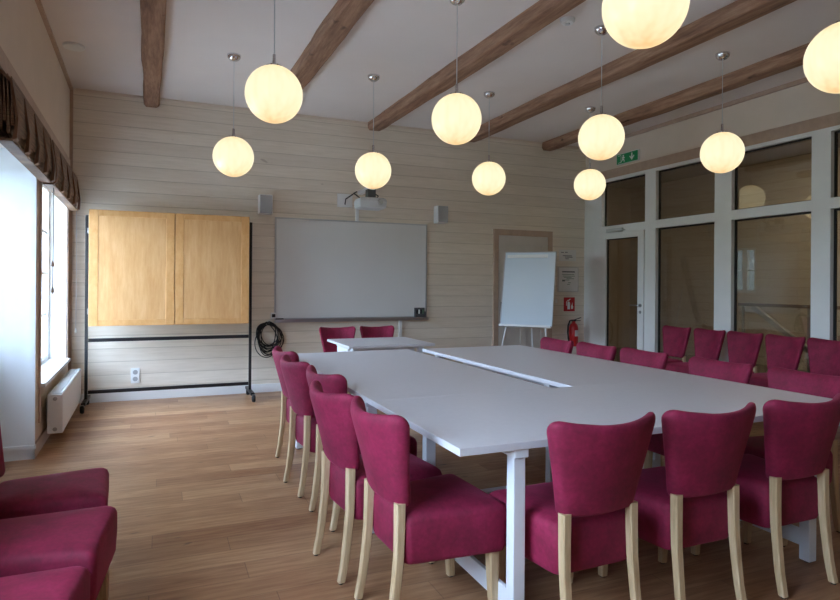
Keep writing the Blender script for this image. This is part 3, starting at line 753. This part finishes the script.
# flip chart easel
fc = thing('flip_chart', 'white flip chart easel standing in front of the door', 'flip chart', (4.50, 6.92, 0), math.radians(-48))
tilt = Matrix.Translation((0, -0.05, 0.79)) @ Matrix.Rotation(math.radians(-13), 4, 'X')
def tl(bm_):
    bmesh.ops.transform(bm_.bm, matrix=tilt, verts=bm_.bm.verts[:]); return bm_
BW, BH = 0.345, 1.0
tl(MB().box(-BW, BW, 0, 0.016, 0, BH, 0.004)).build('board', 'flip_enamel', fc)
f = MB(); f.box(-BW-.008, -BW, -0.004, 0.02, 0, BH).box(BW, BW+.008, -0.004, 0.02, 0, BH).box(-BW-.008, BW+.008, -0.004, 0.02, BH, BH+0.012).box(-BW-.008, BW+.008, -0.004, 0.02, -0.008, 0)
tl(f).build('board_edge', 'aluminium', fc)
tl(MB().box(-BW+0.03, BW-0.10, -0.018, -0.001, BH-0.075, BH-0.03, 0.004)).build('paper_clamp', 'white_paint', fc)
f = MB(); f.box(-BW, BW, -0.075, 0, -0.03, -0.022).box(-BW, BW, -0.08, -0.073, -0.03, -0.005); tl(f).build('pen_tray', 'white_metal', fc)
for s in (-1, 1):
    MB().tube([(s*0.24, 0.02, 0.95), (s*0.275, -0.07, 0.70), (s*0.36, -0.28, 0.012)], 0.011).build('leg', 'white_metal', fc, 40)
MB().tube([(0, 0.16, 1.35), (0, 0.28, 0.7), (0, 0.42, 0.012)], 0.011).build('leg', 'white_metal', fc, 40)
tl(MB().box(-0.26, 0.26, 0.017, 0.035, 0.13, 0.17)).build('leg_bracket', 'dark_grey', fc)

# notices, switch, extinguisher
o = onwall('paper_notice', 'plain paper notice taped to the boards above the framed plan', 'notice', 5.64, 1.775)
MB().box(-0.155, 0.155, -0.002, 0, -0.085, 0.085).build('sheet', 'paper', o)
m = MB()
for x0_, x1_, zz in ((-0.12, -0.07, 0.045), (-0.05, 0.0, 0.047), (-0.09, 0.08, -0.005), (-0.05, 0.09, -0.025), (-0.04, 0.02, -0.05)): m.box(x0_, x1_, -0.0028, -0.002, zz-0.005, zz+0.005)
m.build('print', 'ink', o)
o = onwall('framed_plan', 'framed evacuation notice on the back wall above the fire sign', 'framed notice', 5.645, 1.415)
q = MB(); q.box(-0.185, -0.17, -0.02, 0, -0.19, 0.19).box(0.17, 0.185, -0.02, 0, -0.19, 0.19).box(-0.17, 0.17, -0.02, 0, 0.175, 0.19).box(-0.17, 0.17, -0.02, 0, -0.19, -0.175); q.build('frame', 'door_paint', o)
MB().box(-0.17, 0.17, -0.012, -0.002, -0.175, 0.175).build('sheet', 'paper', o)
m = MB(); m.box(-0.11, 0.12, -0.0135, -0.012, 0.105, 0.122); m.box(-0.11, -0.06, -0.0135, -0.012, -0.03, -0.015)
m.build('heading_bar', 'ink', o)
m = MB()
for x0_, x1_, zz in ((-0.11, 0.11, 0.075), (-0.10, 0.12, 0.05), (-0.08, 0.06, 0.03), (-0.03, 0.11, 0.01), (-0.11, 0.02, -0.01), (0.0, 0.05, -0.05), (-0.02, 0.03, -0.075)): m.box(x0_, x1_, -0.0132, -0.012, zz-0.004, zz+0.004)
m.build('print', 'ink_green', o)
o = onwall('light_switch', 'small light switch on the boards beside the door frame', 'switch', 5.43, 1.09)
MB().box(-0.04, 0.04, -0.012, 0, -0.04, 0.04, 0.003).build('cover_plate', 'plaster', o); MB().box(-0.02, 0.02, -0.018, -0.012, -0.028, 0.028, 0.002).build('rocker', 'paper', o)
o = onwall('fire_sign', 'square red fire extinguisher sign with a white pictogram', 'sign', 5.675, 1.04)
MB().box(-0.10, 0.10, -0.004, 0, -0.105, 0.105).build('plate', 'signal_red', o)
m = MB(); m.prism([(-0.035, -0.075), (0.012, -0.075), (0.012, 0.02), (0.002, 0.038), (-0.025, 0.038), (-0.035, 0.02)], 'Y', -0.0058, -0.0035)
m.prism([(-0.02, 0.044), (-0.004, 0.044), (-0.004, 0.058), (0.022, 0.075), (0.018, 0.084), (-0.02, 0.066)], 'Y', -0.0058, -0.0035)
m.prism([(-0.058, -0.02), (-0.049, -0.02), (-0.047, 0.03), (-0.026, 0.058), (-0.032, 0.066), (-0.056, 0.036)], 'Y', -0.0058, -0.0035)
m.prism([(0.035, -0.07), (0.062, -0.07), (0.07, -0.035), (0.058, -0.01), (0.056, 0.03), (0.045, -0.005), (0.032, -0.03)], 'Y', -0.0058, -0.0035)
m.build('pictogram', 'pictogram_white', o)
o = onwall('fire_extinguisher', 'red fire extinguisher with a black hose hung on the back wall', 'fire extinguisher', 5.685, 0.42)
MB().lathe([(0, 0), (0.058, 0), (0.066, 0.012), (0.066, 0.27), (0.058, 0.31), (0.04, 0.335), (0.026, 0.345), (0.026, 0.37), (0, 0.37)], (0, -0.10, 0), 28).build('cylinder', 'signal_red', o, 40)
MB().box(-0.025, 0.03, -0.170, -0.160, 0.15, 0.24, 0.003).build('paper_label', 'paper', o)
m = MB(); m.box(-0.025, 0.025, -0.125, -0.075, 0.37, 0.395, 0.004); m.bar((0.01, -0.1, 0.39), (0.11, -0.13, 0.425), 0.02, 0.01); m.bar((0.01, -0.1, 0.38), (0.10, -0.13, 0.38), 0.02, 0.01); m.build('valve_handle', 'black_rubber', o)
MB().tube([(-0.02, -0.10, 0.385), (-0.08, -0.115, 0.38), (-0.125, -0.13, 0.31), (-0.135, -0.135, 0.20), (-0.115, -0.14, 0.08), (-0.085, -0.14, 0.03)], [0.011]*4+[0.013, 0.018]).build('hose', 'black_rubber', o, 40)
MB().box(-0.04, 0.04, -0.025, 0, 0.10, 0.33).build('bracket', 'steel', o)

# exit sign on the wall above the partition, facing the room (-X)
o = thing('exit_sign', 'green emergency exit sign with running figure and arrow above the glass partition', 'exit sign', (XR, 6.64, 3.10))
MB().box(-0.035, 0, -0.215, 0.215, -0.075, 0.075, 0.004).build('housing', 'white_paint', o)
MB().box(-0.038, -0.035, -0.205, 0.205, -0.066, 0.066).build('panel', 'exit_green', o)
# seen from the room, +Y is to the left
def pr(poly, nm): MB().prism([(-u, v) for u, v in poly], 'X', -0.0395, -0.0375).build(nm, 'pictogram_white', o)
pr([(-0.175, -0.052), (-0.115, -0.052), (-0.115, 0.052), (-0.175, 0.052), (-0.175, 0.046), (-0.121, 0.046), (-0.121, -0.046), (-0.175, -0.046)], 'doorway_symbol')
c_ = (-0.072, 0.038); pr([(c_[0]+0.013*math.cos(a*PI/6), c_[1]+0.013*math.sin(a*PI/6)) for a in range(12)], 'running_figure_head')
pr([(-0.098, 0.012), (-0.085, 0.026), (-0.062, 0.024), (-0.040, 0.004), (-0.045, -0.002), (-0.062, 0.010), (-0.066, -0.008), (-0.046, -0.026), (-0.052, -0.052), (-0.062, -0.050), (-0.060, -0.030), (-0.082, -0.018), (-0.104, -0.044), (-0.112, -0.038), (-0.088, -0.004), (-0.084, 0.012), (-0.094, 0.004)], 'running_figure')
pr([(0.085, 0.05), (0.105, 0.05), (0.105, -0.01), (0.132, 0.016), (0.142, 0.004), (0.095, -0.05), (0.048, 0.004), (0.058, 0.016), (0.085, -0.01)], 'arrow_symbol')

# the window wall stands slightly out of square with the back wall
ROT = Matrix.Translation((XL, 4.6, 0)) @ Matrix.Rotation(0.02, 4, 'Z') @ Matrix.Translation((-XL, -4.6, 0))
for o in bpy.data.objects:
    if o.parent is None and (o.name in ('wall_left', 'window_1', 'window_2', 'added_window', 'trim_1', 'trim_2', 'trim_3', 'trim_4', 'trim_5', 'trim_9', 'baseboard_reveal', 'baseboard_left', 'baseboard_near', 'radiator') or o.name.startswith(('bamboo_blind', 'blind_cord'))):
        bpy.context.view_layer.update()
        o.matrix_world = ROT @ o.matrix_world

# ------------------------------------------------------------------ light: overcast daylight through the windows, and the lit globes
wd = bpy.data.worlds.new('sky'); sc.world = wd; wd.use_nodes = True
nt = wd.node_tree; bg = nt.nodes['Background']
sky = nt.nodes.new('ShaderNodeTexSky'); sky.sky_type = 'NISHITA'; sky.sun_disc = False; sky.sun_elevation = math.radians(38); sky.sun_rotation = math.radians(100)
sky.air_density = 1.0; sky.dust_density = 3.0; sky.ozone_density = 1.5
SKY = 5.5
mixn = nt.nodes.new('ShaderNodeMix'); mixn.data_type = 'RGBA'; mixn.inputs[0].default_value = 0.8
mixn.inputs[7].default_value = (0.69, 0.87, 1.15, 1)
sm = nt.nodes.new('ShaderNodeVectorMath'); sm.operation = 'SCALE'; sm.inputs['Scale'].default_value = 0.1
nt.links.new(sky.outputs[0], sm.inputs[0]); nt.links.new(sm.outputs[0], mixn.inputs[6]); nt.links.new(mixn.outputs[2], bg.inputs['Color'])
bg.inputs['Strength'].default_value = SKY*4
def portal(name, loc, rot, sx, sy):
    l = bpy.data.lights.new(name, 'AREA'); l.shape = 'RECTANGLE'; l.size = sx; l.size_y = sy; l.cycles.is_portal = True
    o = bpy.data.objects.new(name, l); COL.objects.link(o); o.location = loc; o.rotation_euler = rot
portal('daylight_opening', (XL-0.48, sum(NW)/2, HEAD/2), (0, -PI/2, 0), HEAD, NW[1]-NW[0])
portal('daylight_opening', (XL-0.35, sum(FW)/2, (SILL+HEAD)/2), (0, -PI/2, 0), HEAD-SILL, FW[1]-FW[0])

portal('daylight_opening', (XL-0.50, sum(NW2)/2, (HEAD+0.85)/2), (0, -PI/2, 0), HEAD-0.85, NW2[1]-NW2[0])

# ------------------------------------------------------------------ camera
H_, yaw, roll, fpx = 1.3156, 0.4031, 0.0068, 609.49
cy_, sy_ = math.cos(yaw), math.sin(yaw)
fw_ = Vector((sy_, cy_, 0)); r_ = Vector((cy_, -sy_, 0)); u_ = Vector((0, 0, 1))
r2 = r_*math.cos(roll)+u_*math.sin(roll); u2 = -r_*math.sin(roll)+u_*math.cos(roll)
cam = bpy.data.cameras.new('camera'); co = bpy.data.objects.new('camera', cam); COL.objects.link(co)
co.matrix_world = Matrix(((r2.x, u2.x, -fw_.x, 0), (r2.y, u2.y, -fw_.y, 0), (r2.z, u2.z, -fw_.z, H_), (0, 0, 0, 1)))
cam.sensor_width = 36; cam.lens = fpx/840*36; cam.shift_y = -(300-285.0)/840; cam.clip_start = 0.05
sc.camera = co
sc.view_settings.view_transform = 'Standard'; sc.view_settings.look = 'None'; sc.view_settings.gamma = 1; sc.view_settings.use_curve_mapping = False
sc.view_settings.exposure = 0.53
sc.cycles.max_bounces = 10; sc.cycles.diffuse_bounces = 6; sc.cycles.transparent_max_bounces = 16
